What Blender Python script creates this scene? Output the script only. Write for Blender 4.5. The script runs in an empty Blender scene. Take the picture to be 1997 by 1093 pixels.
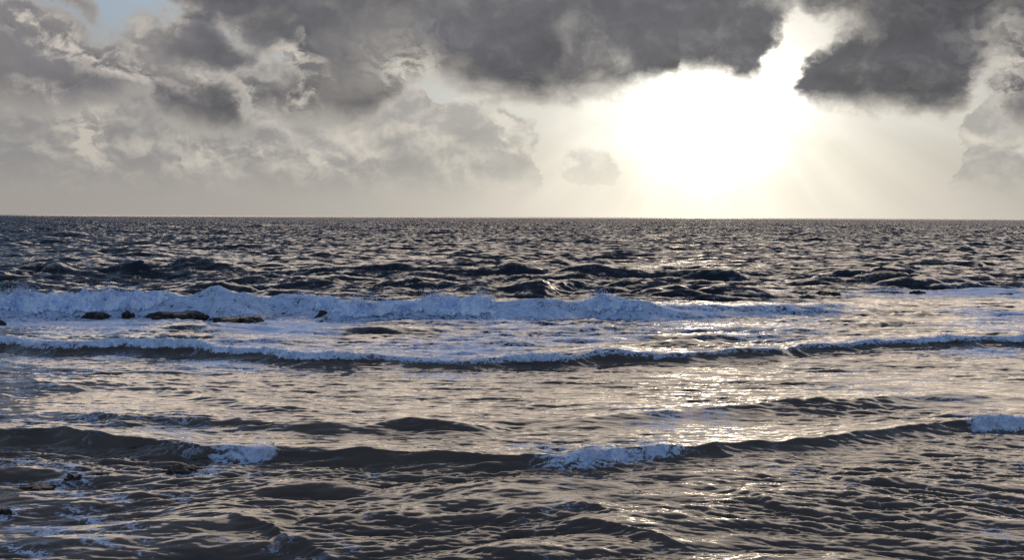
import bpy, math
import numpy as np
from mathutils import Vector, Matrix

# ---------------------------------------------------------------- camera
CAM_H = 5.0
PITCH = math.radians(3.62)
ROLL = math.radians(0.23)
FPX = 1960.0                      # focal length in pixels of a 1997 wide frame
scene = bpy.context.scene
cam_data = bpy.data.cameras.new("camera")
cam_data.lens = 36.0 * FPX / 1997.0
cam_data.sensor_width = 36.0
cam_data.clip_start = 0.1
cam_data.clip_end = 80000.0
cam = bpy.data.objects.new("camera", cam_data)
scene.collection.objects.link(cam)
cam.location = (0, 0, CAM_H)
cam.rotation_euler = (Matrix.Rotation(math.pi / 2 - PITCH, 3, 'X') @ Matrix.Rotation(ROLL, 3, 'Z')).to_euler()
scene.camera = cam
CAM_R = cam.rotation_euler.to_matrix()

def ray(px, py):
    d = CAM_R @ Vector(((px - 998.5) / FPX, -(py - 546.5) / FPX, -1.0))
    return d.normalized()

def ground(px, py, z=0.0):
    """place on the sea, z metres above still water, that the photograph shows at px, py"""
    d = ray(px, py)
    t = (z - CAM_H) / d.z
    return (d.x * t, d.y * t)

def azel(px, py):
    d = ray(px, py)
    return math.degrees(math.atan2(d.x, d.y)), math.degrees(math.asin(d.z))

# ---------------------------------------------------------------- light
vs = scene.view_settings
vs.view_transform = 'Standard'
vs.look = 'None'
vs.exposure = 0.9
vs.gamma = 1.0
vs.use_curve_mapping = False

SUN_AZ, SUN_EL = azel(1385, 196)
sun_dir = Vector((math.sin(math.radians(SUN_AZ)) * math.cos(math.radians(SUN_EL)),
                  math.cos(math.radians(SUN_AZ)) * math.cos(math.radians(SUN_EL)),
                  math.sin(math.radians(SUN_EL))))
sun_data = bpy.data.lights.new("sun", 'SUN')
sun_data.energy = 0.82
sun_data.angle = math.radians(74)
sun_data.color = (1.0, 0.79, 0.59)
sun = bpy.data.objects.new("sun", sun_data)
scene.collection.objects.link(sun)
sun.rotation_euler = (-sun_dir).to_track_quat('-Z', 'Y').to_euler()
sun.location = (40, 160, 60)

# ---------------------------------------------------------------- node helpers
class G:
    """short hand for writing node graphs as sums"""
    def __init__(self, tree):
        self.t = tree
        self.n = tree.nodes
        self.l = tree.links
    def put(self, sock, v):
        if isinstance(v, E):
            self.l.new(v.s, sock)
        elif v is not None:
            try:
                sock.default_value = v
            except TypeError:
                sock.default_value = v[:3] if hasattr(v, '__len__') else (v, v, v)
    def math(self, op, a, b=None, c=None, clamp=False):
        n = self.n.new('ShaderNodeMath'); n.operation = op; n.use_clamp = clamp
        self.put(n.inputs[0], a)
        if b is not None: self.put(n.inputs[1], b)
        if c is not None: self.put(n.inputs[2], c)
        return E(self, n.outputs[0])
    def vmath(self, op, a, b=None, out=0, scale=None):
        n = self.n.new('ShaderNodeVectorMath'); n.operation = op
        self.put(n.inputs[0], a)
        if b is not None: self.put(n.inputs[1], b)
        if scale is not None: self.put(n.inputs['Scale'], scale)
        return E(self, n.outputs[out])
    def sep(self, v):
        n = self.n.new('ShaderNodeSeparateXYZ'); self.put(n.inputs[0], v)
        return [E(self, o) for o in n.outputs]
    def comb(self, x, y, z):
        n = self.n.new('ShaderNodeCombineXYZ')
        for i, q in enumerate((x, y, z)): self.put(n.inputs[i], q)
        return E(self, n.outputs[0])
    def noise(self, v, scale, detail=6.0, rough=0.55, lac=2.0, dist=0.0, color=False, dim='3D', w=None):
        n = self.n.new('ShaderNodeTexNoise'); n.noise_dimensions = dim
        self.put(n.inputs['Vector'], v)
        if w is not None: self.put(n.inputs['W'], w)
        self.put(n.inputs['Scale'], scale); self.put(n.inputs['Detail'], detail)
        self.put(n.inputs['Roughness'], rough); self.put(n.inputs['Lacunarity'], lac)
        self.put(n.inputs['Distortion'], dist)
        return E(self, n.outputs[1 if color else 0])
    def voro(self, v, scale, detail=3.0, rough=0.5, smooth=0.3, feature='SMOOTH_F1', dim='3D'):
        n = self.n.new('ShaderNodeTexVoronoi'); n.feature = feature; n.voronoi_dimensions = dim
        n.normalize = False
        self.put(n.inputs['Vector'], v); self.put(n.inputs['Scale'], scale)
        self.put(n.inputs['Detail'], detail); self.put(n.inputs['Roughness'], rough)
        if feature == 'SMOOTH_F1': self.put(n.inputs['Smoothness'], smooth)
        return E(self, n.outputs['Distance'])
    def step(self, x, lo, hi):
        n = self.n.new('ShaderNodeMapRange'); n.interpolation_type = 'SMOOTHSTEP'
        self.put(n.inputs[0], x); self.put(n.inputs[1], lo); self.put(n.inputs[2], hi)
        return E(self, n.outputs[0])
    def lin(self, x, lo, hi, a=0.0, b=1.0):
        n = self.n.new('ShaderNodeMapRange'); n.interpolation_type = 'LINEAR'
        for i, q in enumerate((x, lo, hi, a, b)): self.put(n.inputs[i], q)
        return E(self, n.outputs[0])
    def mix(self, f, a, b):
        n = self.n.new('ShaderNodeMix'); n.data_type = 'RGBA'; n.blend_type = 'MIX'
        self.put(n.inputs[0], f)
        for k, q in ((6, a), (7, b)):
            if not isinstance(q, E) and len(q) == 3: q = (*q, 1.0)
            self.put(n.inputs[k], q)
        return E(self, n.outputs[2])
    def curve(self, x, pts, lo, hi, ylo, yhi):
        """piecewise smooth curve through pts as a float curve node"""
        n = self.n.new('ShaderNodeFloatCurve')
        self.put(n.inputs[1], (x - lo) * (1.0 / (hi - lo)))
        c = n.mapping.curves[0]
        while len(c.points) > 2: c.points.remove(c.points[1])
        q = sorted(((p[0] - lo) / (hi - lo), (p[1] - ylo) / (yhi - ylo)) for p in pts)
        c.points[0].location = q[0]; c.points[1].location = q[-1]
        for p in q[1:-1]: c.points.new(*p)
        for p in c.points: p.handle_type = 'AUTO_CLAMPED'
        n.mapping.update()
        return E(self, n.outputs[0]) * (yhi - ylo) + ylo

class E:
    def __init__(self, g, s): self.g = g; self.s = s
    def __add__(self, o): return self.g.math('ADD', self, o)
    __radd__ = __add__
    def __sub__(self, o): return self.g.math('SUBTRACT', self, o)
    def __rsub__(self, o): return self.g.math('SUBTRACT', o, self)
    def __mul__(self, o): return self.g.math('MULTIPLY', self, o)
    __rmul__ = __mul__
    def __truediv__(self, o): return self.g.math('DIVIDE', self, o)
    def max(self, o): return self.g.math('MAXIMUM', self, o)
    def min(self, o): return self.g.math('MINIMUM', self, o)
    def smax(self, o, k): return self.g.math('SMOOTH_MAX', self, o, k)
    def exp(self): return self.g.math('EXPONENT', self)
    def clamp(self): return self.g.math('ADD', self, 0.0, clamp=True)

# ---------------------------------------------------------------- sky
world = bpy.data.worlds.new("World")
scene.world = world
world.use_nodes = True
world.cycles.sampling_method = 'MANUAL'
world.cycles.sample_map_resolution = 512
wt = world.node_tree
wt.nodes.clear()
g = G(wt)
SKY_STRENGTH = 0.15

def lin3(r, gg, b, k=1.0):
    f = lambda c: ((c / 255.0 + 0.055) / 1.055) ** 2.4 if c > 10 else c / 255.0 / 12.92
    return (f(r) * k, f(gg) * k, f(b) * k)

tc = wt.nodes.new('ShaderNodeTexCoord')
D = E(g, tc.outputs['Generated'])
D = g.vmath('NORMALIZE', D)
dx, dy, dz = g.sep(D)
AZ = g.math('ARCTAN2', dx, dy) * (180 / math.pi)
EL = g.math('ARCSINE', dz) * (180 / math.pi)

nish = wt.nodes.new('ShaderNodeTexSky')
nish.sky_type = 'NISHITA'
nish.sun_disc = False
nish.sun_elevation = math.radians(SUN_EL)
nish.sun_rotation = math.radians(SUN_AZ)
nish.air_density = 1.0
nish.dust_density = 0.2
nish.ozone_density = 4.0
NISH = E(g, nish.outputs[0])

# angle to the sun, degrees
cosang = g.vmath('DOT_PRODUCT', D, tuple(sun_dir), out=1)
ANG = g.math('ARCCOSINE', cosang.min(0.999999)) * (180 / math.pi)

# --- turbulence on the sphere of directions
stretch = g.comb(dx, dy, dz * 1.3)
W = g.noise(stretch, 17.0, 5.0, 0.60, color=True)
warp = g.vmath('SUBTRACT', W, (0.5, 0.5, 0.5))
wx, wy, wz = g.sep(warp)
WP = g.vmath('ADD', stretch, g.vmath('SCALE', warp, scale=0.05))
N_big = g.noise(WP, 9.0, 5.0, 0.50) - 0.5           # large soft shapes
N_mid = g.noise(WP, 40.0, 6.0, 0.58) - 0.5          # ragged lumps
# the same lumps a little further from the sun: the difference shades them
N_mid2 = g.noise(g.vmath('ADD', WP, (-0.003, 0, -0.007)), 40.0, 3.0, 0.58) - 0.5
M1 = g.noise(WP, 17.0, 3.0, 0.5)
M2 = g.noise(g.vmath('ADD', WP, (-0.007, 0, -0.014)), 17.0, 3.0, 0.5)
BILLOW = (M1 - M2) * 3.4                             # broad lit and shaded sides
LIT = (N_mid - N_mid2) * 2.6 + wz * 0.4
AZW = AZ + wx * 5.0                                  # edges wander
ELW = EL + wz * 4.0

def near(px, py, rx, ry, rot=0.0):
    """soft spot in the sky: 1 in the middle, fading out past its radius"""
    a, e = azel(px, py)
    X = AZW - a
    Y = ELW - e
    k = 0.0275
    c, s = math.cos(math.radians(rot)), math.sin(math.radians(rot))
    Xr = X * (c / (rx * k)) + Y * (s / (rx * k))
    Yr = Y * (c / (ry * k)) - X * (s / (ry * k))
    return ((Xr * Xr + Yr * Yr) * -0.7).exp()

def edge(pts):
    q = [azel(*p) for p in pts]
    return g.curve(AZW, q, -32.0, 32.0, -2.0, 16.0)

# --- light that the veil of the air carries: glow round the sun and haze at the horizon
EXPO = 2.0 ** vs.exposure
elp = EL.max(0.0)
dA_ = AZ - SUN_AZ
dE_ = EL - SUN_EL
glow_w = (dA_ * dA_ * (-1 / 5.2 ** 2) + dE_ * dE_ * (-1 / 3.7 ** 2)).exp() * (0.95 + wx * 2.4 + N_big * 1.6)
glow_l = (ANG * (-1 / 12.5)).exp() * 0.78
back = g.step(dy, -0.3, 0.7)

def rgb(s, c):
    return g.vmath('SCALE', tuple(c), scale=s)
def add(a, b): return g.vmath('ADD', a, b)

glow_h = (dA_ * dA_ * (-1 / 11.0 ** 2) + elp * (-1 / 3.5)).exp() * 0.30
core_ = (ANG * ANG * (-1 / 2.3 ** 2)).exp() * 11.0     # the sun itself behind thin cloud
air = add(add(rgb(glow_w, (1.0, 0.97, 0.90)), rgb(glow_l, (1.0, 0.94, 0.77))), rgb(glow_h, (1.0, 0.90, 0.62)))
SUNCORE = rgb(core_, (1.0, 0.83, 0.58))
haze = rgb((elp * (-1 / 6.0)).exp() * 0.12 + 0.92, lin3(152, 147, 143))
blue = g.vmath('SCALE', NISH, scale=SKY_STRENGTH * EXPO)
veil = (0.42 + 0.58 * ((elp * elp * (-1 / 16.0 ** 2)).exp() * (0.3 + 0.7 * back)).max((ANG * ANG * (-1 / 27.0 ** 2)).exp()))
SKY = add(add(g.mix(veil, blue, haze), air), SUNCORE)

# --- faint shafts fanning down and left from the gap in the deck
SA_, SE_ = azel(1400, 90)
ph = g.math('ARCTAN2', AZ - SA_, SE_ - EL)
sh = g.noise(g.comb(ph * 5.0, 3.3, 0.0), 1.0, 3.0, 0.6) - 0.5
shaft = sh * g.step(EL, 7.5, 5.0) * g.step(EL, -0.5, 1.5) * g.step(ANG, 3.0, 8.0) * g.step(ANG, 34.0, 14.0)
SKY = g.vmath('SCALE', SKY, scale=1.0 + shaft * 0.36)

# --- far cumulus bank, pale in the haze, its tops rimmed by the sun
T1 = edge([(-60, 150), (0, 150), (100, 170), (175, 165), (230, 150), (300, 150), (380, 135), (450, 125), (520, 110),
           (590, 130), (660, 160), (720, 190), (765, 160), (800, 160), (830, 178), (870, 195), (930, 186), (1000, 208),
           (1025, 250), (1060, 310), (1090, 420), (1300, 440), (1700, 440), (1840, 420), (1880, 330), (1920, 200), (1997, 160), (2080, 160)])
cum = (near(1143, 318, 44, 50) + near(1160, 345, 60, 16) * 0.6) * 1.5 - 0.85
d1 = g.math('MAXIMUM', (T1 - EL) * 0.5, cum) + N_mid * 0.9
fade1 = g.step(EL, 0.6, 3.4) * g.step(EL, 26.0, 15.0)
a1 = g.step(d1, 0.0, 0.12 + g.step(ANG, 13.0, 8.0) * 0.55) * fade1 * (0.92 - g.step(ANG, 14.0, 4.0) * 0.45)
rim1 = 1.0 - g.step(d1, 0.0, 0.22 + g.step(ANG, 13.0, 8.0) * 0.3)
shade1 = add(rgb(1.0 + N_big * 0.5 + N_mid * 0.25, lin3(141, 139, 139)), g.vmath('SCALE', air, scale=0.55))
lit1 = add(lin3(190, 183, 173), g.vmath('SCALE', air, scale=0.80))
tier = near(165, 245, 26, 60) + near(930, 200, 80, 22) * 0.6 + near(985, 245, 24, 50) * 0.8 + near(640, 320, 60, 20) * 0.5 + near(440, 300, 120, 26) * 0.35 + near(700, 170, 80, 40) * 0.4
c1 = g.mix((g.step(LIT * 0.55 + BILLOW + N_mid * 0.3, -0.45, 1.0) + tier * g.step(N_mid * 1.5 + LIT, -0.3, 0.4)).min(1.0), shade1, lit1)
c1 = add(c1, g.vmath('SCALE', add(air, (0.08, 0.075, 0.065)), scale=rim1 * 0.5))
SKY = g.mix(a1, SKY, g.vmath('SCALE', c1, scale=1.0 + shaft * 0.35))

# --- the low dark deck in front of it
E2 = edge([(-80, 200), (0, 205), (70, 210), (140, 212), (190, 195), (255, 175), (290, 205), (345, 238), (420, 250), (505, 246),
           (545, 232), (590, 238), (690, 240), (745, 215), (790, 170), (830, 155), (870, 165), (950, 185), (1050, 198),
           (1120, 200), (1200, 186), (1270, 166), (1295, 150), (1312, 132), (1360, 138), (1420, 146), (1488, 146),
           (1515, 128), (1535, 125), (1556, 160), (1580, 196), (1650, 212), (1780, 218), (1890, 218), (1930, 200),
           (1960, 235), (2000, 250), (2080, 250)])
hole = near(238, 4, 42, 36) + near(455, 140, 80, 16, 10) * 0.45 + near(530, 130, 30, 40) * 0.4 + near(480, 195, 60, 13, -25) * 0.6 \
    + near(1552, 115, 28, 70) + near(1590, 45, 40, 26) * 0.6 + near(1930, 130, 22, 70) * 0.4 + near(465, 65, 22, 45, 25) * 0.4 \
    + near(320, 10, 45, 22) * 0.45 + near(120, 22, 110, 16, -22) * 0.55
body = g.math('MINIMUM', (EL - E2 + 0.75) * 0.62, 1.15) - hole * 1.7
d2 = body + N_mid * 0.95 + N_big * 0.9
hi = g.step(EL, 12.5, 18.0).max(1.0 - g.step(dy, 0.2, 0.75))
broken = N_big * 4.2 + N_mid * 1.2 - 0.50 + g.step(dy, -0.2, 0.5) * 0.42
d2 = d2 * (1.0 - hi) + broken * hi
soft = 0.22 + (N_big + 0.12).max(0.0) * 2.2 + g.step(ANG, 9.0, 16.0) * 0.25
a2 = g.step(d2, -0.05, soft)
core = g.step(d2, 0.0, soft * 1.7 + 0.2)
left = g.step(AZ, -16.0, -21.0)
tone = 1.06 - N_big * 1.0 + BILLOW * 0.28 + LIT * 0.14 + N_mid * 0.45 - g.step(EL - E2, 3.2, 0.2) * 0.20 + 0.06 + near(1000, 20, 330, 60) * 0.14 - near(1850, 5, 130, 70) * 0.35
dark = add(rgb(tone, lin3(91, 91, 96)), g.vmath('SCALE', air, scale=0.035))
dark = g.mix(left * 0.8, dark, rgb(tone, lin3(120, 118, 123)))
rim2 = add(lin3(158, 153, 149), g.vmath('SCALE', air, scale=1.15))
puff = near(140, 88, 150, 26, -22) + near(250, 60, 40, 30) + near(400, 152, 34, 18) + near(490, 192, 45, 16, -22) + near(565, 112, 36, 26) \
    + near(600, 185, 22, 40) * 0.8 + near(790, 150, 55, 60) * 0.9 + near(1960, 120, 40, 60) * 0.8 + near(60, 175, 60, 12) * 0.5 + near(330, 20, 40, 20)
litl = (g.step(LIT * 0.6 + BILLOW * 0.6, 0.05, 0.8) * (left * 0.35 + 0.05) + puff * g.step(N_mid * 1.6 + LIT * 0.8, -0.35, 0.35)).min(0.92)
lit2 = add(lin3(202, 194, 184), g.vmath('SCALE', air, scale=0.7))
sunlit = g.step(dy, 0.25, -0.6)                      # clouds opposite the sun face it
dark = g.mix(g.step(EL, 15.0, 30.0) * 0.8, dark, lin3(168, 169, 173))   # overhead, out of view, the deck is lightened to brighten the water
dark = g.mix(sunlit * 0.85, dark, lin3(206, 196, 190))
rim2 = g.mix(sunlit * 0.85, rim2, lin3(224, 214, 206))
c2 = g.mix(core, rim2, g.mix(litl, dark, lit2))
SKY = g.mix(a2, SKY, c2)

wout = wt.nodes.new('ShaderNodeOutputWorld')
bg = wt.nodes.new('ShaderNodeBackground')
bg.inputs['Strength'].default_value = SKY_STRENGTH
final = g.vmath('SCALE', SKY, scale=1.0 / (SKY_STRENGTH * EXPO))
wt.links.new(final.s, bg.inputs['Color'])
wt.links.new(bg.outputs[0], wout.inputs['Surface'])

# ---------------------------------------------------------------- random fields
rng = np.random.default_rng(11)

def freq(N, L):
    k = 2 * np.pi * np.fft.fftfreq(N, L / N)
    return np.meshgrid(k, k, indexing='ij')          # axis 0 = x, axis 1 = y

def ocean_tile(N, L, lam_lo, lam_hi, heading, spread, power=4.0, seed=0):
    """choppy wind sea, one repeat of L metres: height (std 1) and sideways pull"""
    r = np.random.default_rng(seed)
    kx, ky = freq(N, L)
    k = np.hypot(kx, ky); k[0, 0] = 1e-9
    th = np.arctan2(ky, kx) - heading
    P = k ** -power * np.exp(-(2 * np.pi / lam_hi / k) ** 4) * np.exp(-(k * lam_lo / (2 * np.pi)) ** 4)
    P *= np.maximum(np.abs(np.cos(th)) ** spread, 0.05)
    P[0, 0] = 0
    h = np.sqrt(P) * (r.normal(size=(N, N)) + 1j * r.normal(size=(N, N)))
    z = np.fft.ifft2(h)
    sx = np.fft.ifft2(-1j * kx / k * h)
    sy = np.fft.ifft2(-1j * ky / k * h)
    s = z.real.std()
    return L, (z.real / s).astype(np.float32), (sx.real / s).astype(np.float32), (sy.real / s).astype(np.float32)

def smooth_tile(N, L, lam, seed):
    """band limited noise, std 1, features about lam metres"""
    r = np.random.default_rng(seed)
    kx, ky = freq(N, L)
    k = np.hypot(kx, ky)
    k0 = 2 * np.pi / lam
    P = np.exp(-((k - k0) / (0.45 * k0)) ** 2)
    f = np.fft.ifft2(np.fft.fft2(r.normal(size=(N, N))) * P).real
    return (f / f.std()).astype(np.float32)

def sample(tile, L, x, y):
    N = tile.shape[0]
    u = (x / L * N) % N
    v = (y / L * N) % N
    i = np.floor(u).astype(np.int64); j = np.floor(v).astype(np.int64)
    a = (u - i).astype(np.float32); b = (v - j).astype(np.float32)
    i %= N; j %= N
    i1 = (i + 1) % N; j1 = (j + 1) % N
    return (tile[i, j] * (1 - a) * (1 - b) + tile[i1, j] * a * (1 - b)
            + tile[i, j1] * (1 - a) * b + tile[i1, j1] * a * b)

BASE = smooth_tile(512, 64.0, 2.6, 5)      # general purpose noise: features of 2.6 on a repeat of 64
BASE2 = smooth_tile(512, 64.0, 2.6, 6)

def fbm(x, y, octaves=4, gain=0.5, t=BASE):
    o = 0; a = 1.0; n = 0.0
    for q in range(octaves):
        c, s = math.cos(q * 1.1), math.sin(q * 1.1)
        f = 1.93 ** q
        o = o + a * sample(t, 64.0, (x * c - y * s) * f + 17.3 * q, (x * s + y * c) * f + 5.1 * q)
        n += a * a; a *= gain
    return o / math.sqrt(n)

def billow(x, y, octaves=4, gain=0.5, t=BASE2):
    """rounded lumps with sharp creases, about 0..1"""
    o = 0; a = 1.0; n = 0.0
    for q in range(octaves):
        c, s = math.cos(q * 0.9), math.sin(q * 0.9)
        f = 2.03 ** q
        o = o + a * np.minimum(np.abs(sample(t, 64.0, (x * c - y * s) * f + 9.7 * q, (x * s + y * c) * f + 3.3 * q)) * 0.62, 1.3)
        n += a; a *= gain
    return o / n

def sstep(x, a, b):
    t = np.clip((x - a) / (b - a), 0, 1)
    return t * t * (3 - 2 * t)

def interp(x, xs, ys):
    return np.interp(x, xs, ys).astype(np.float32)

# wind sea in three bands of wavelength
SW = ocean_tile(1024, 171.0, 3.0, 20.0, math.radians(-95), 7.0, 4.2, seed=3)
CH = ocean_tile(1024, 41.0, 0.6, 5.0, math.radians(-88), 3.5, 3.5, seed=4)
RI = ocean_tile(1024, 11.3, 0.08, 1.2, math.radians(-93), 3.0, 2.9, seed=9)

# ---------------------------------------------------------------- crest lines of the larger waves
class Crest:
    """a wave crest from left to right: (px, py, height) as the photograph shows it, kept as metres on the sea"""
    def __init__(self, pts, front, backw, lean=0.5, wander=0.0, wl=6.0, seed=0):
        w = [(*ground(p[0], p[1], p[2]), p[2]) for p in pts]
        w.sort()
        xs = np.array([q[0] for q in w]); ys = np.array([q[1] for q in w]); hs = np.array([q[2] for q in w])
        X = np.linspace(xs[0] - 8, xs[-1] + 8, 1200)
        dX = X[1] - X[0]
        Y = np.interp(X, xs, ys); H = np.interp(X, xs, hs)
        n = max(3, int(0.02 * (xs[-1] - xs[0]) / dX))
        ker = np.hanning(2 * n + 1); ker /= ker.sum()
        pad = lambda q: np.convolve(np.pad(q, n, mode='edge'), ker, mode='valid')
        Y, H = pad(Y), pad(H)
        if wander:
            Y = Y + wander * fbm(X / wl * 2.6, np.full_like(X, 7.0 + seed * 3.1), 3)
        H = H * (1 + 0.11 * fbm(X / wl * 4.0, np.full_like(X, 31.0 + seed * 2.3), 2))
        self.X, self.Y, self.H = X, Y, H
        self.front, self.backw, self.lean = front, backw, lean
        self.x0, self.x1 = xs[0], xs[-1]
    def yc(self, x): return np.interp(x, self.X, self.Y)
    def h(self, x): return np.interp(x, self.X, self.H)
    def lift(self, x, y):
        """height that this crest adds, and distance seaward of the crest"""
        s = y - self.yc(x)
        A = self.h(x)
        o = np.zeros_like(s)
        k = (s > -6 * self.front) & (s < 7 * self.backw) & (A > 0)
        sk, Ak = s[k], A[k]
        f = np.exp(-np.abs(np.minimum(sk, 0) / self.front) ** 1.35)
        b = np.exp(-np.abs(np.maximum(sk, 0) / self.backw) ** 1.05)
        tr = 0.16 * np.exp(-((sk + 2.4 * self.front) / (1.1 * self.front)) ** 2)
        o[k] = Ak * np.where(sk < 0, f, b) - Ak * tr
        return o, s

# nearest breaker line
LA = Crest([(-150, 830, 0.26), (0, 834, 0.27), (130, 840, 0.27), (250, 851, 0.26), (330, 861, 0.24), (420, 869, 0.24), (500, 869, 0.25), (570, 870, 0.24),
            (700, 875, 0.23), (850, 880, 0.24), (960, 884, 0.23), (1050, 887, 0.22), (1150, 885, 0.22), (1250, 879, 0.22),
            (1335, 869, 0.23), (1430, 863, 0.21), (1520, 858, 0.20), (1620, 849, 0.20), (1700, 843, 0.18), (1790, 831, 0.20),
            (1840, 821, 0.23), (1920, 815, 0.25), (2000, 811, 0.26), (2150, 801, 0.25)], 0.26, 1.5, wander=0.06, wl=3.0, seed=1)
# low swell lines on the reef flat behind it
LB = Crest([(100, 812, 0), (170, 810, .12), (260, 808, .22), (400, 818, .2), (560, 826, .2), (700, 826, .2), (860, 824, .26), (950, 833, .12), (1010, 840, 0.0)],
           0.45, 1.2, wander=0.1, wl=3, seed=2)
LB2 = Crest([(1040, 828, 0), (1130, 817, .12), (1250, 808, .16), (1400, 795, .16), (1500, 784, .22), (1600, 780, .24), (1720, 772, .2),
             (1850, 764, .2), (2000, 772, .12), (2120, 772, 0)], 0.5, 1.3, wander=0.12, wl=3, seed=3)
LB3 = Crest([(0, 745, .08), (150, 742, .14), (300, 748, .06), (480, 790, .10), (600, 800, .12), (700, 806, .0)], 0.5, 1.2, wander=0.2, wl=3, seed=4)
# the foam roller that runs over the reef flat
LC = Crest([(-150, 657, 0.38), (0, 658, 0.38), (120, 665, 0.38), (250, 663, 0.36), (400, 670, 0.38), (500, 680, 0.35), (600, 689, 0.32), (750, 694, 0.29),
            (900, 697, 0.27), (1050, 697, 0.27), (1180, 687, 0.32), (1300, 690, 0.27), (1430, 683, 0.27), (1560, 675, 0.29), (1650, 666, 0.32),
            (1730, 657, 0.35), (1850, 655, 0.35), (2000, 654, 0.35), (2150, 652, 0.35)], 0.38, 2.6, wander=0.25, wl=5, seed=5)
# the main breaker on the outer edge of the reef
LD = Crest([(-150, 569, 1.12), (0, 570, 1.08), (60, 575, 0.95), (200, 573, 0.99), (300, 569, 1.08), (380, 566, 1.16), (450, 566, 1.16), (560, 567, 1.08), (640, 583, 0.79),
            (700, 592, 0.61), (790, 590, 0.61), (880, 579, 0.83), (930, 584, 0.76), (1000, 587, 0.68), (1100, 583, 0.79), (1180, 578, 0.90), (1240, 588, 0.72),
            (1300, 594, 0.54), (1400, 595, 0.47), (1500, 596, 0.42), (1600, 594, 0.32), (1700, 592, 0.16), (1780, 590, 0.00), (2000, 586, 0.00)],
           1.0, 4.5, wander=0.3, wl=6, seed=6)
# dark swells lining up behind it
SWELLS = [
    Crest([(-140, 512, 1.2), (0, 512, 1.3), (90, 513, 1.2), (150, 522, .5), (190, 526, 0)], 2.2, 6, wander=0.5, wl=9, lean=0.33, seed=7),
    Crest([(140, 530, 0), (200, 524, .7), (280, 520, .9), (330, 526, .5), (370, 532, 0)], 2.0, 6, wander=0.4, wl=8, lean=0.33, seed=8),
    Crest([(330, 530, 0), (380, 525, 1.0), (460, 530, .9), (520, 536, .8), (600, 534, .9), (690, 524, 1.5), (760, 532, 1.2), (820, 542, .9),
           (900, 536, 1.2), (980, 534, 1.2), (1060, 536, 1.2), (1120, 542, .6), (1170, 548, 0)], 1.9, 5.5, wander=0.6, wl=9, lean=0.33, seed=9),
    Crest([(1420, 530, 0), (1560, 522, .7), (1660, 520, .75), (1750, 522, .65), (1830, 526, .3), (1900, 530, 0)], 2.2, 6, wander=0.5, wl=9, lean=0.21, seed=11),
    Crest([(1780, 540, 0), (1890, 532, .7), (1980, 528, .85), (2140, 528, .8)], 2.0, 6, wander=0.5, wl=9, lean=0.21, seed=12),
    Crest([(840, 506, 0), (920, 503, .9), (960, 505, .8), (1060, 506, .9), (1140, 508, .6), (1200, 510, 0)], 2.4, 7, wander=0.5, wl=9, lean=0.21, seed=13),
    Crest([(520, 500, 0), (580, 495, 1.0), (640, 498, .5), (700, 503, 0)], 2.4, 7, wander=0.5, wl=9, lean=0.21, seed=14),
]
# cross chop over the near reef
NEAR = [
    Crest([(330, 1012, 0), (385, 1000, .08), (440, 1002, .10), (520, 1020, .13), (590, 1036, .13), (640, 1062, .08), (690, 1080, 0)], .12, .5, wander=.05, wl=1.2, lean=0.3, seed=15),
    Crest([(560, 968, 0), (640, 966, .05), (720, 985, .09), (800, 1000, .07), (860, 1010, 0)], .16, .5, wander=.05, wl=1.2, lean=0.3, seed=16),
    Crest([(850, 1010, 0), (930, 1000, .08), (1030, 978, .10), (1120, 968, .12), (1190, 985, .10), (1260, 1010, 0)], .2, .6, wander=.06, wl=1.4, lean=0.3, seed=17),
    Crest([(1330, 935, 0), (1400, 945, .09), (1480, 965, .12), (1540, 995, .08), (1600, 1010, 0)], .2, .5, wander=.06, wl=1.4, lean=0.3, seed=18),
    Crest([(1640, 990, 0), (1700, 972, .08), (1745, 964, .10), (1790, 980, .07), (1830, 1000, 0)], .18, .45, wander=.05, wl=1.4, lean=0.3, seed=19),
    Crest([(880, 1068, 0), (980, 1060, .08), (1080, 1075, .12), (1200, 1072, .10), (1320, 1082, .1), (1450, 1075, .12), (1560, 1088, 0)], .16, .5, wander=.07, wl=1.2, lean=0.3, seed=20),
    Crest([(1080, 1010, 0), (1140, 1000, .10), (1230, 1012, .14), (1300, 1040, .08), (1360, 1060, 0)], .2, .55, wander=.05, wl=1.3, lean=0.3, seed=21),
    Crest([(1330, 888, 0), (1400, 880, .10), (1480, 893, .12), (1560, 905, .06), (1620, 912, 0)], .25, .6, wander=.08, wl=1.4, lean=0.3, seed=22),
]

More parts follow.
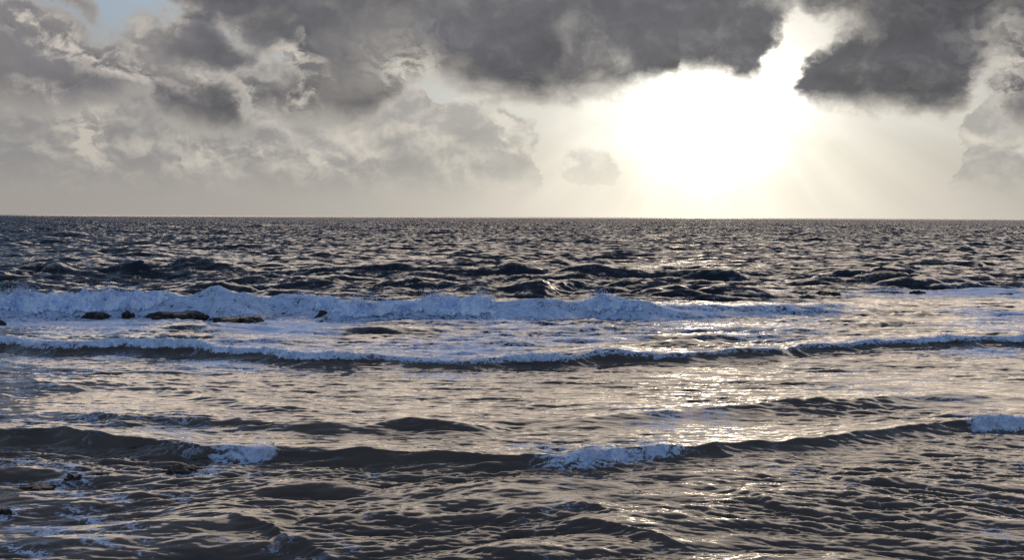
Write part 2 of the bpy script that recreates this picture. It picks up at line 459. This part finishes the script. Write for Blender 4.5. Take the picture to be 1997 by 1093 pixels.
def surface(X, Y):
    """the sea at rest place X, Y: moved place and height, and how broken the water is there"""
    X = np.asarray(X, np.float64); Y = np.asarray(Y, np.float64)
    yD = LD.yc(X)
    yA = LA.yc(X)
    out = sstep(Y, yD - 2, yD + 14)                       # 1 beyond the reef
    flat = 1 - out
    nearz = 1 - sstep(Y, yA - 2.0, yA + 1.5)              # 1 in front of the nearest line
    turb = sstep(Y, LC.yc(X) - 0.5, LC.yc(X) + 1.5) * (1 - sstep(Y, yD - 2, yD + 1))   # churned water behind the roller
    patch = 1 + 0.35 * fbm(X / 9, Y / 14, 2)
    gs = (out * 0.14 + flat * 0.022) * patch
    gc = (out * 0.14 + flat * (0.018 + 0.024 * nearz) + 0.030 * turb) * patch
    gr = (out * 0.032 + flat * (0.0120 + 0.0065 * nearz) + 0.007 * turb) * np.clip(1.1 + 0.45 * fbm(X / 4.0, Y / 1.9 + 20, 3), 0.5, 2.4)
    far = sstep(Y, 110, 600)
    gs = gs * (1 + 1.9 * far)
    rot = math.radians(15)                                # near the shore the chop runs on a slant
    x2 = X * math.cos(rot) + Y * math.sin(rot); y2 = -X * math.sin(rot) + Y * math.cos(rot)
    x3 = X * math.cos(rot) - Y * math.sin(rot); y3 = X * math.sin(rot) + Y * math.cos(rot)
    ix, iy = X.copy(), Y.copy()
    Z = np.zeros_like(X); dX = np.zeros_like(X); dY = np.zeros_like(X)
    def put(T, amp, u, v, ang, chop, long=0.62):
        nonlocal Z, dX, dY
        L, z, sx, sy = T
        c, s = math.cos(ang), math.sin(ang)
        u = u * long                                      # long crested
        Z = Z + amp * sample(z, L, u, v)
        a = sample(sx, L, u, v) * amp * chop; b = sample(sy, L, u, v) * amp * chop
        dX = dX + a * c - b * s
        dY = dY + a * s + b * c
    put(SW, gs, X, Y, 0, 1.15, 0.85)
    side = sstep(X, -1.0, 4.0)
    put(CH, gc * (1 - 0.5 * nearz), X, Y, 0, 1.35)
    put(CH, gc * 0.9 * nearz * (1 - side), x2, y2, rot, 1.35)
    put(CH, gc * 0.9 * nearz * side, x3, y3, -rot, 1.35)
    wr = 1 - sstep(Y, 70, 150)
    put(RI, gr * wr * (1 - 0.6 * nearz), X, Y, 0, 1.1, 0.48)
    put(RI, gr * wr * 0.8 * nearz * (1 - side), x2, y2, rot, 1.1, 0.48)
    put(RI, gr * wr * 0.8 * nearz * side, x3, y3, -rot, 1.1, 0.48)
    info = {}
    for nm, c in (('A', LA), ('B', LB), ('B2', LB2), ('B3', LB3), ('C', LC), ('D', LD)):
        l, s = c.lift(X, Y)
        Z = Z + l; dY = dY - c.lean * np.maximum(l, 0)
        info[nm] = (s, c.h(X))
    brk = 0.85 + 0.4 * fbm(X / 5.0 + 3, Y / 4.0, 2)
    for c in SWELLS + NEAR:
        l, s = c.lift(X, Y)
        l = l * (c.lean * 2) * brk
        Z = Z + l; dY = dY - 0.35 * np.maximum(l, 0)
    info['out'] = out; info['near'] = nearz
    return X + dX, Y + dY, Z, info

ROCK_SPOTS = []
def foam_cover(X, Y, info):
    """share of the surface under foam, 0..1"""
    sD, hD = info['D']; sC, hC = info['C']; sA, hA = info['A']
    px = X / np.maximum(Y, 1) * FPX + 998
    n1 = fbm(X / 3.5, Y / 5.0, 3); n2 = fbm(X / 1.6 + 40, Y / 3.0, 3)
    F = np.zeros_like(X)
    # reef flat between the main breaker and the roller
    dens = interp(X, [-32, -22, -12, -5, 1, 6, 12, 18, 26], [.62, .63, .58, .48, .38, .28, .22, .24, .28])
    between = sstep(sC, -0.4, 1.2) * (1 - sstep(sD, -1.5, 1.0))
    F = np.maximum(F, between * (dens + 0.22 * n1))
    # on the breaker and trailing behind it
    br = np.clip(hD / 0.6, 0, 1)
    F = np.maximum(F, br * np.exp(-np.abs(np.maximum(sD, 0) / 2.6)) * sstep(sD, -3.0, -1.2) * 0.92)
    tail = interp(X, [-60, -25, -12, 2, 20, 40], [.5, .55, .3, .25, .2, .4])
    F = np.maximum(F, tail * np.exp(-((sD - 5) / 5.0) ** 2) * (0.8 + 0.5 * n1))
    # outer patch at the right
    rp = np.exp(-((X - 31) / 9) ** 2 - ((Y - 66) / 5.5) ** 2)
    F = np.maximum(F, rp * (0.85 + 0.3 * n1))
    # roller
    rc = interp(X, [-20, -9, -3, 3, 6, 10, 13, 20], [1, 1, .9, .7, .5, .4, .75, .9])
    F = np.maximum(F, rc * np.exp(-(np.maximum(sC, 0) / 1.2)) * sstep(sC, -0.45, -0.05) * 0.95)
    F = np.maximum(F, 0.42 * np.exp(-((sC + 2.0) / 1.3) ** 2) * (0.6 + 0.6 * n1))
    # nearest line: three breaking stretches
    def stretch_at(x, a, b): return sstep(x, a, a + .5) * (1 - sstep(x, b - .5, b))
    (ax0, _), (ax1, _) = ground(405, 880), ground(570, 880)
    (bx0, _), (bx1, _) = ground(960, 890), ground(1345, 880)
    (cx0, _) = ground(1820, 822)
    SA = np.maximum(np.maximum(stretch_at(X, ax0, ax1), stretch_at(X + 0.8 * n2, bx0 - .5, bx1) * sstep(X, bx0, bx0 + 2.4)), sstep(X, cx0, cx0 + .8))
    F = np.maximum(F, (0.72 + 0.25 * n2) * SA * np.exp(-(np.maximum(sA, 0) / 0.55)) * sstep(sA, -0.7, -0.15))
    F = np.maximum(F, 0.4 * stretch_at(X, bx0, bx1) * np.exp(-((sA - 1.0) / 0.8) ** 2))
    # film of foam drifting over the shallow reef, near left, and specks on the flat
    fl = sstep(-X, 2.2, 7.0) * info['near']
    a = math.radians(-20)
    n3 = fbm((X * math.cos(a) + Y * math.sin(a)) / 1.6, (-X * math.sin(a) + Y * math.cos(a)) / 0.30, 4, 0.6)
    F = np.maximum(F, fl * (0.21 + 0.20 * n3 + 0.10 * n2) * sstep(-sA, 0.9, 2.2))
    F = np.maximum(F, info['near'] * (0.07 + 0.10 * n2))
    mid = (1 - info['near']) * (1 - sstep(sC, -3.0, 0.0))
    F = np.maximum(F, mid * (0.11 + 0.10 * n1 + 0.12 * sstep(-X, 5, 12)))
    F = np.maximum(F, info['out'] * 0.10)
    cap = np.exp(-((X + 38.5) / 1.6) ** 2 - ((Y - 102) / 3.0) ** 2)
    F = np.maximum(F, cap)
    for rx, ry, rw in ROCK_SPOTS:                          # water breaks round the rocks
        F = np.maximum(F, 0.62 * np.exp(-((X - rx) / (rw * 1.3)) ** 2 - ((Y - ry) / (rw * 1.1)) ** 2) * (0.8 + 0.4 * n2))
    return np.clip(F, 0, 1)

# ---------------------------------------------------------------- materials
def new_mat(name):
    m = bpy.data.materials.new(name); m.use_nodes = True
    m.node_tree.nodes.clear()
    out = m.node_tree.nodes.new('ShaderNodeOutputMaterial')
    return m, G(m.node_tree), out

def principled(gg, **kw):
    n = gg.n.new('ShaderNodeBsdfPrincipled')
    for k, v in kw.items():
        s = n.inputs[k.replace('_', ' ')]
        if not isinstance(v, E) and hasattr(v, '__len__') and len(v) == 3 and s.type == 'RGBA': v = (*v, 1)
        gg.put(s, v)
    return n

def attr(gg, name):
    n = gg.n.new('ShaderNodeAttribute'); n.attribute_name = name
    return E(gg, n.outputs['Fac'])

def bump(gg, h, strength, dist):
    n = gg.n.new('ShaderNodeBump')
    gg.put(n.inputs['Height'], h); gg.put(n.inputs['Strength'], strength); gg.put(n.inputs['Distance'], dist)
    return E(gg, n.outputs[0])

def foam_material():
    m, gg, out = new_mat("foam")
    geo = gg.n.new('ShaderNodeNewGeometry')
    P = E(gg, geo.outputs['Position'])
    dens = attr(gg, 'dens'); sc = attr(gg, 'fine')
    Q = gg.vmath('MULTIPLY', P, (1.0, 0.8, 0.55))
    Q = gg.vmath('SCALE', Q, scale=sc)
    n = gg.noise(Q, 2.6, 6.0, 0.62)
    n2 = gg.noise(Q, 10.0, 4.0, 0.65)
    col = gg.mix(gg.step(n * 0.6 + n2 * 0.4, 0.36, 0.60), (0.40, 0.53, 0.84), (0.82, 0.89, 1.0))  # blue skylight tinted into the colour of the white foam
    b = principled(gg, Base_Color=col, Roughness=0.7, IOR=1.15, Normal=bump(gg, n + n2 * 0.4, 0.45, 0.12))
    tr = gg.n.new('ShaderNodeBsdfTransparent')
    mx = gg.n.new('ShaderNodeMixShader')
    gg.put(mx.inputs[0], gg.step(dens * 1.5 + (n - 0.5) * 1.6 + (n2 - 0.5) * 1.2, 0.10, 0.60))
    gg.l.new(tr.outputs[0], mx.inputs[1]); gg.l.new(b.outputs[0], mx.inputs[2])
    gg.l.new(mx.outputs[0], out.inputs[0])
    return m

def water_material():
    m, gg, out = new_mat("sea_water")
    geo = gg.n.new('ShaderNodeNewGeometry')
    P = E(gg, geo.outputs['Position'])
    Nrm = E(gg, geo.outputs['Normal'])
    F = attr(gg, 'foam'); SH = attr(gg, 'shallow'); FAR = attr(gg, 'far'); LEAN = attr(gg, 'lean')
    # ripples too small for the mesh, as slopes
    st = gg.vmath('MULTIPLY', P, (0.30, 1.0, 1.0))
    r1 = gg.vmath('SUBTRACT', gg.noise(st, 5.5, 4.0, 0.60, color=True), (0.5, 0.5, 0.5))
    st2 = gg.vmath('MULTIPLY', P, (0.65, 0.6, 3.0))
    r2 = gg.vmath('SUBTRACT', gg.noise(st2, 1.1, 4.0, 0.70, color=True), (0.5, 0.5, 0.5))
    sl = gg.vmath('ADD', gg.vmath('MULTIPLY', r1, (0.42, 0.64, 0.0)),
                  gg.vmath('SCALE', gg.vmath('MULTIPLY', r2, (1.2, 2.4, 0.0)), scale=FAR))
    lean = gg.comb(0.0, LEAN * -0.42, 0.0)
    N2 = gg.vmath('NORMALIZE', gg.vmath('ADD', gg.vmath('ADD', Nrm, sl), lean))
    deep = (0.007, 0.016, 0.027)
    reef = gg.mix(gg.noise(P, 0.9, 4.0, 0.6), (0.048, 0.041, 0.036), (0.125, 0.100, 0.080))
    base = gg.mix(SH, deep, reef)
    w = principled(gg, Base_Color=base, Roughness=0.06 + FAR * 0.16, IOR=1.333, Normal=N2)
    # lace of foam
    warp = gg.vmath('SUBTRACT', gg.noise(P, 0.8, 3.0, 0.6, color=True), (0.5, 0.5, 0.5))
    Q = gg.vmath('MULTIPLY', gg.vmath('ADD', P, gg.vmath('SCALE', warp, scale=0.9)), (0.62, 1.0, 1.0))
    l1 = gg.noise(Q, 1.5, 8.0, 0.70)
    l2 = gg.noise(Q, 5.5, 5.0, 0.62)
    solid = gg.step(F + (l1 - 0.5) * 3.1, 0.55, 0.95)
    net = gg.step(gg.math('ABSOLUTE', l2 - 0.5) - (F - 0.10) * 0.085, 0.035, 0.0) * gg.step(F + (l1 - 0.5) * 1.6, 0.16, 0.42)
    holes = gg.step(l2, 0.34, 0.52)
    fm = (solid * (0.25 + 0.75 * gg.math('MAXIMUM', holes, gg.step(F, 0.75, 1.0)))).max(net * 0.85)
    foam = principled(gg, Base_Color=gg.mix(l2, (0.42, 0.55, 0.84), (0.76, 0.85, 1.0)), Roughness=0.6, IOR=1.2,  # the sky's blue cast is painted into this foam too
                      Normal=bump(gg, l1 * 0.6 + l2 * 0.5, 0.6, 0.10))
    mx = gg.n.new('ShaderNodeMixShader')
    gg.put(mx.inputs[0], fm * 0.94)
    gg.l.new(w.outputs[0], mx.inputs[1]); gg.l.new(foam.outputs[0], mx.inputs[2])
    gg.l.new(mx.outputs[0], out.inputs[0])
    return m

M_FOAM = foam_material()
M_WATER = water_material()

# ---------------------------------------------------------------- mesh helpers
def grid_mesh(name, P, mat, attrs=None, smooth=True):
    """P: (rows, cols, 3) to one mesh"""
    nr, nc, _ = P.shape
    idx = np.arange(nr * nc, dtype=np.int32).reshape(nr, nc)
    q = np.stack([idx[:-1, :-1], idx[:-1, 1:], idx[1:, 1:], idx[1:, :-1]], -1).reshape(-1)
    me = bpy.data.meshes.new(name)
    me.vertices.add(nr * nc)
    me.vertices.foreach_set('co', P.astype(np.float32).reshape(-1))
    nf = (nr - 1) * (nc - 1)
    me.loops.add(nf * 4); me.loops.foreach_set('vertex_index', q)
    me.polygons.add(nf)
    me.polygons.foreach_set('loop_start', np.arange(0, nf * 4, 4, dtype=np.int32))
    me.polygons.foreach_set('use_smooth', np.full(nf, smooth))
    for k, v in (attrs or {}).items():
        a = me.attributes.new(k, 'FLOAT', 'POINT')
        a.data.foreach_set('value', v.astype(np.float32).reshape(-1))
    me.update(); me.validate()
    me.materials.append(mat)
    return me

def link(name, me, parent=None, **props):
    o = bpy.data.objects.new(name, me)
    scene.collection.objects.link(o)
    if parent is not None: o.parent = parent
    for k, v in props.items(): o[k] = v
    return o

# ---------------------------------------------------------------- the sea
ROCKS = [
    (465, 629, 84, 16, 'flat brown ledge standing in foam below the main breaker', .9, .9, 1, .0),
    (350, 617, 96, 10, 'long dark slab awash at the foot of the main breaker', .7, .6, 2, .0),
    (190, 617, 44, 9, 'low dark rock at the left foot of the main breaker', .7, .4, 3, .05),
    (250, 616, 20, 9, 'tiny dark knob just right of the low dark rock under the breaker', .8, .2, 4, .05),
    (643, 617, 44, 15, 'dark rounded rock half under the main breaker, left of centre', .7, .2, 5, .0),
    (2, 637, 22, 12, 'dark rock at left edge, in the foam just below the main breaker', .8, .3, 6, .0),
    (1612, 576, 42, 9, 'small dark rock left of the foam patch at right', .7, .3, 7, .05),
    (1560, 573, 34, 6, 'smallest dark rock in the gap right of the main breaker', .7, .3, 8, .05),
    (1790, 572, 36, 7, 'dark rock at the left tip of the right foam patch', .7, .3, 9, .05),
    (1962, 580, 34, 10, 'dark pointed rock in the foam at right edge', .7, .1, 10, .0),
    (355, 922, 66, 15, 'black jagged rock below the small burst of foam', .75, .3, 11, .0),
    (146, 940, 34, 14, 'dark rounded rock standing in the near shallows at left', .8, .2, 12, .0),
    (196, 929, 42, 8, 'low dark rock just right of the rounded rock in the shallows', .7, .4, 13, .0),
    (75, 950, 80, 5, 'thin submerged ledge left of the rounded rock in the shallows', .6, .6, 15, .0),
    (5, 1003, 32, 12, 'dark rock at lower left edge, in the near shallows', .8, .2, 16, .0),
]
for q in ROCKS:
    rx, ry = ground(q[0], q[1])
    ROCK_SPOTS.append((rx, ry, q[2] * ry / FPX))
NR, NC = 1240, 1010
u = np.linspace(11.0 ** -0.6, 16000.0 ** -0.6, NR)
ys = u ** (-1 / 0.6)
c = np.linspace(-1, 1, NC)
c = c + 0.9 * np.sign(c) * np.maximum(np.abs(c) - 0.93, 0) ** 1.2 * 22      # a few wide columns out at the sides
xs = c[None, :] * (0.56 * ys[:, None] + 2.0)
yy = np.repeat(ys[:, None], NC, 1)
SX, SY, SZ, info = surface(xs, yy)
FO = foam_cover(xs, yy, info)
shallow = 1 - sstep(yy, LD.yc(xs) - 22, LD.yc(xs) - 2)
yD0 = LD.yc(xs)
farv = 0.75 * sstep(yy, yD0 - 1, yD0 + 7) + 0.25 * sstep(yy, 90, 500)
sea = link('sea', grid_mesh('sea', np.stack([SX, SY, SZ], -1), M_WATER,
                            {'foam': FO, 'shallow': shallow, 'far': farv, 'lean': farv * (0.45 + 0.55 * sstep(yy, 75, 190)) * (1 - 0.75 * sstep(yy, 1200, 6000))}), kind='structure')

# ---------------------------------------------------------------- breaking foam
def breaker(name, crest, x0, x1, ncol, nrow, s_back, s_front, thick, lump, label, cat, env, seed=0, spray=0, spray_h=0.4, drop=(0.012, 0.04)):
    """tumbling foam on a crest: a lumpy skin that rises out of the water surface where it breaks"""
    X = np.repeat(np.linspace(x0, x1, ncol)[None, :], nrow, 0)
    t = np.linspace(0, 1, nrow)[:, None]
    S = s_front + (s_back - s_front) * t + 0 * X
    Yr = crest.yc(X) + S
    wx, wy, wz, inf = surface(X, Yr)
    # foam thickness: thickest on the front of the crest, ragged at both edges
    e = env(X) * np.clip(0.82 + 0.34 * fbm(X / (lump * 7) + seed * 13, X * 0 + 4.0, 3), 0, 1)
    mid = np.exp(-((S - s_front * 0.30) / (0.50 * (s_back - s_front))) ** 2 * 2.6)
    edge_n = 0.55 * fbm(X / lump * 1.3 + seed * 7, Yr / lump * 1.3, 3) * 0.5
    b = billow(X / lump * 1.5 + seed * 11, (Yr * 0.8 + wz * 1.4) / lump * 1.5, 5, 0.55)
    prof = mid * 1.25 - 0.52 + edge_n * 0.45 + (e - 1) * 1.3
    big = 1 + 0.35 * fbm(X / (lump * 4) + seed * 5, Yr / (lump * 4), 2)
    T = thick * big * np.clip(prof, -0.6, 1) * (0.40 + 1.3 * b)
    T = np.where(prof < 0, prof * thick * 0.8, T)
    T = np.where(e > 0.02, T, -0.25)
    hgt = np.maximum(crest.h(X), 0.1)
    fwd = np.where(S < 0.2, 0.62, 0.1)
    P = np.stack([wx + 0.25 * thick * fbm(X / lump * 2, Yr / lump * 2 + 50, 3) * (T > 0), wy - T * fwd, wz + T * 0.85], -1)
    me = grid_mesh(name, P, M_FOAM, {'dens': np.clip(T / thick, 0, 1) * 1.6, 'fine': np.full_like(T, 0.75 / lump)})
    # only keep what comes near the surface
    o = link(name, me, label=label, category=cat)
    import bmesh
    bm = bmesh.new(); bm.from_mesh(me); bm.verts.ensure_lookup_table()
    Tf = T.reshape(-1)
    bmesh.ops.delete(bm, geom=[v for v in bm.verts if Tf[v.index] < -0.05 - 0.1 * thick], context='VERTS')
    bm.to_mesh(me); bm.free()
    if spray:
        r = np.random.default_rng(seed + 100)
        w = (np.clip(e, 0, 1) * np.exp(-((S + 0.1) / 0.5) ** 2) * (T > 0.02) * np.clip(fbm(X / lump * .6, Yr * 0, 2) + .3, 0.02, 3)).reshape(-1)
        k = r.choice(w.size, spray, p=w / w.sum())
        C = P.reshape(-1, 3)[k]
        up = r.exponential(spray_h * 0.33, spray)
        C = C + np.stack([r.normal(0, .12, spray), r.normal(0, .25, spray) + up * 0.15, up], -1)
        rad = r.uniform(0, 1, spray) ** 2 * (drop[1] - drop[0]) + drop[0]
        rad *= np.exp(-up / spray_h * 0.6)
        oc = np.array([[1, 0, 0], [-1, 0, 0], [0, 1, 0], [0, -1, 0], [0, 0, 1], [0, 0, -1]], float)
        of = np.array([[0, 2, 4], [2, 1, 4], [1, 3, 4], [3, 0, 4], [2, 0, 5], [1, 2, 5], [3, 1, 5], [0, 3, 5]])
        V = C[:, None, :] + oc[None] * rad[:, None, None] * r.uniform(.6, 1.5, (spray, 6, 1))
        Fc = (of[None] + 6 * np.arange(spray)[:, None, None]).reshape(-1)
        sm = bpy.data.meshes.new('spray')
        sm.vertices.add(spray * 6); sm.vertices.foreach_set('co', V.astype(np.float32).reshape(-1))
        nf = spray * 8
        sm.loops.add(nf * 3); sm.loops.foreach_set('vertex_index', Fc.astype(np.int32))
        sm.polygons.add(nf); sm.polygons.foreach_set('loop_start', np.arange(0, nf * 3, 3, dtype=np.int32))
        sm.polygons.foreach_set('use_smooth', np.full(nf, True))
        for k_, v_ in (('dens', 3.0), ('fine', 1.0)):
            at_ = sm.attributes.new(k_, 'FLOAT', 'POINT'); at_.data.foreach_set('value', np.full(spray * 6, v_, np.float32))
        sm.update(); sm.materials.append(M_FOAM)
        link('spray', sm, parent=o, kind='stuff')
    return o

def env_between(a, b, sa, sb):
    return lambda x: sstep(x, a, a + sa) * (1 - sstep(x, b - sb, b))

def env_pts(crest_pts):
    xs = np.array([ground(p[0], p[1])[0] for p in crest_pts]); es = np.array([p[2] for p in crest_pts])
    return lambda x: np.interp(x, xs, es)

gx = lambda px, py: ground(px, py)[0]
breaker('breaking_wave', LD, -42, gx(1680, 595), 1500, 64, 1.3, -1.9, 0.46, 0.75,
        'long white breaker tumbling over the outer edge of the reef', 'wave',
        env_pts([(-250, 595, 1), (0, 595, 1), (420, 595, 1), (460, 595, .95), (520, 595, 1), (690, 600, .95), (780, 600, .9), (880, 600, 1.0), (1000, 600, .9), (1180, 600, 1.0), (1250, 600, .72), (1400, 600, .5), (1560, 595, .42), (1640, 595, .25), (1690, 595, 0)]),
        seed=1, spray=16000, spray_h=0.65, drop=(0.008, 0.035))
breaker('breaking_wave', LC, -26, 27, 1500, 40, 0.5, -0.38, 0.13, 0.28,
        'low line of foam rolling across the reef flat, full width of the view', 'wave',
        env_pts([(-250, 675, 1), (300, 675, 1), (420, 680, .85), (600, 690, .95), (900, 700, .75), (1130, 695, .8), (1180, 695, .45), (1350, 690, .45), (1500, 680, .30), (1620, 670, .42), (1720, 660, .85), (2300, 650, 1)]),
        seed=2, spray=3500, spray_h=0.2, drop=(0.008, 0.025))
breaker('breaking_wave', LA, gx(385, 880), gx(585, 880), 420, 70, 0.18, -0.45, 0.10, 0.15,
        'small white burst of foam spilling from the near wave at left', 'wave',
        env_between(gx(390, 880), gx(578, 880), 1.3, .7), seed=3, spray=1500, spray_h=0.12, drop=(0.004, 0.012))
breaker('breaking_wave', LA, gx(960, 890), gx(1350, 880), 800, 80, 0.40, -0.50, 0.11, 0.16,
        'curved fringe of white foam spilling from the near wave, centre right', 'wave',
        env_between(gx(970, 890), gx(1345, 880), 2.2, .5), seed=4, spray=2200, spray_h=0.12, drop=(0.004, 0.012))
breaker('breaking_wave', LA, gx(1815, 830), gx(2150, 830), 520, 80, 0.45, -0.65, 0.16, 0.2,
        'white foam curling over the near wave at the right edge', 'wave',
        env_between(gx(1822, 830), gx(2300, 830), .9, .5), seed=5, spray=1800, spray_h=0.14, drop=(0.004, 0.013))

# ---------------------------------------------------------------- reef rocks
def rock_material():
    m, gg, out = new_mat("wet_reef_rock")
    geo = gg.n.new('ShaderNodeNewGeometry')
    P = E(gg, geo.outputs['Position'])
    n = gg.noise(P, 4.0, 7.0, 0.65); n2 = gg.noise(P, 22.0, 4.0, 0.6)
    col = gg.mix(gg.step(n, 0.3, 0.7), (0.010, 0.009, 0.008), (0.055, 0.040, 0.029))
    b = principled(gg, Base_Color=col, Roughness=0.16 + n2 * 0.35, IOR=1.4, Normal=bump(gg, n * 0.7 + n2 * 0.4, 0.9, 0.12))
    gg.l.new(b.outputs[0], out.inputs[0])
    return m
M_ROCK = rock_material()

def rock(px, py, wpx, hpx, label, depth=0.6, flat=0.0, seed=0, base=0.0):
    """weathered reef block: px, py is the middle of its foot"""
    x, y = ground(px, py, base)
    w = wpx * y / FPX
    h = hpx * y / FPX * (0.62 if y > 30 else 0.70)
    base = base - 0.1 * h
    d = w * depth
    nu, nv = 72, 22
    a = np.linspace(0, 2 * np.pi, nu)[None, :]
    v = np.linspace(0, 1, nv)[:, None]
    # profile: under water skirt, steep side, flat or domed top
    rr = np.where(v < 0.6, 1.0 - 0.22 * (v / 0.6) ** 2, 0.78 * (1 - ((v - 0.6) / 0.4)) ** (0.75 + 0 * v))
    zz = np.where(v < 0.6, -0.6 + 1.6 * (v / 0.6) ** (0.9), 1.0 + (1 - flat) * 0.35 * np.sin((v - 0.6) / 0.4 * np.pi / 2))
    zz = np.where(v < 0.6, np.minimum(zz, 1.0), zz)
    ca, sa = np.cos(a), np.sin(a)
    out = 1 + 0.26 * fbm(ca * 2.0 + seed * 3.7, sa * 2.0 + seed * 1.9, 4, 0.6)
    X = rr * out * ca * w / 2; Yv = rr * out * sa * d / 2
    n = fbm(X / (0.22 * w + .02) + seed * 5, Yv / (0.22 * w + .02) + zz * 1.3, 4, 0.6)
    Z = zz * h * (1 + 0.22 * fbm(X / (0.35 * w) + seed, Yv / (0.35 * w) + 9, 3)) + 0.10 * h * n
    X = X * (1 + 0.05 * n); Yv = Yv * (1 + 0.05 * n)
    P = np.stack([X + 0 * Z, Yv + 0 * Z, Z], -1)
    P[:, -1] = P[:, 0]
    me = grid_mesh('reef_rock', P, M_ROCK)
    o = link('reef_rock', me, label=label, category='rock', group='rocks of the reef')
    o.location = (x, y, base)
    return o

for px, py, w, h, lab, dep, fl, sd, ba in ROCKS:
    rock(px, py, w, h, lab, dep, fl, sd, ba)
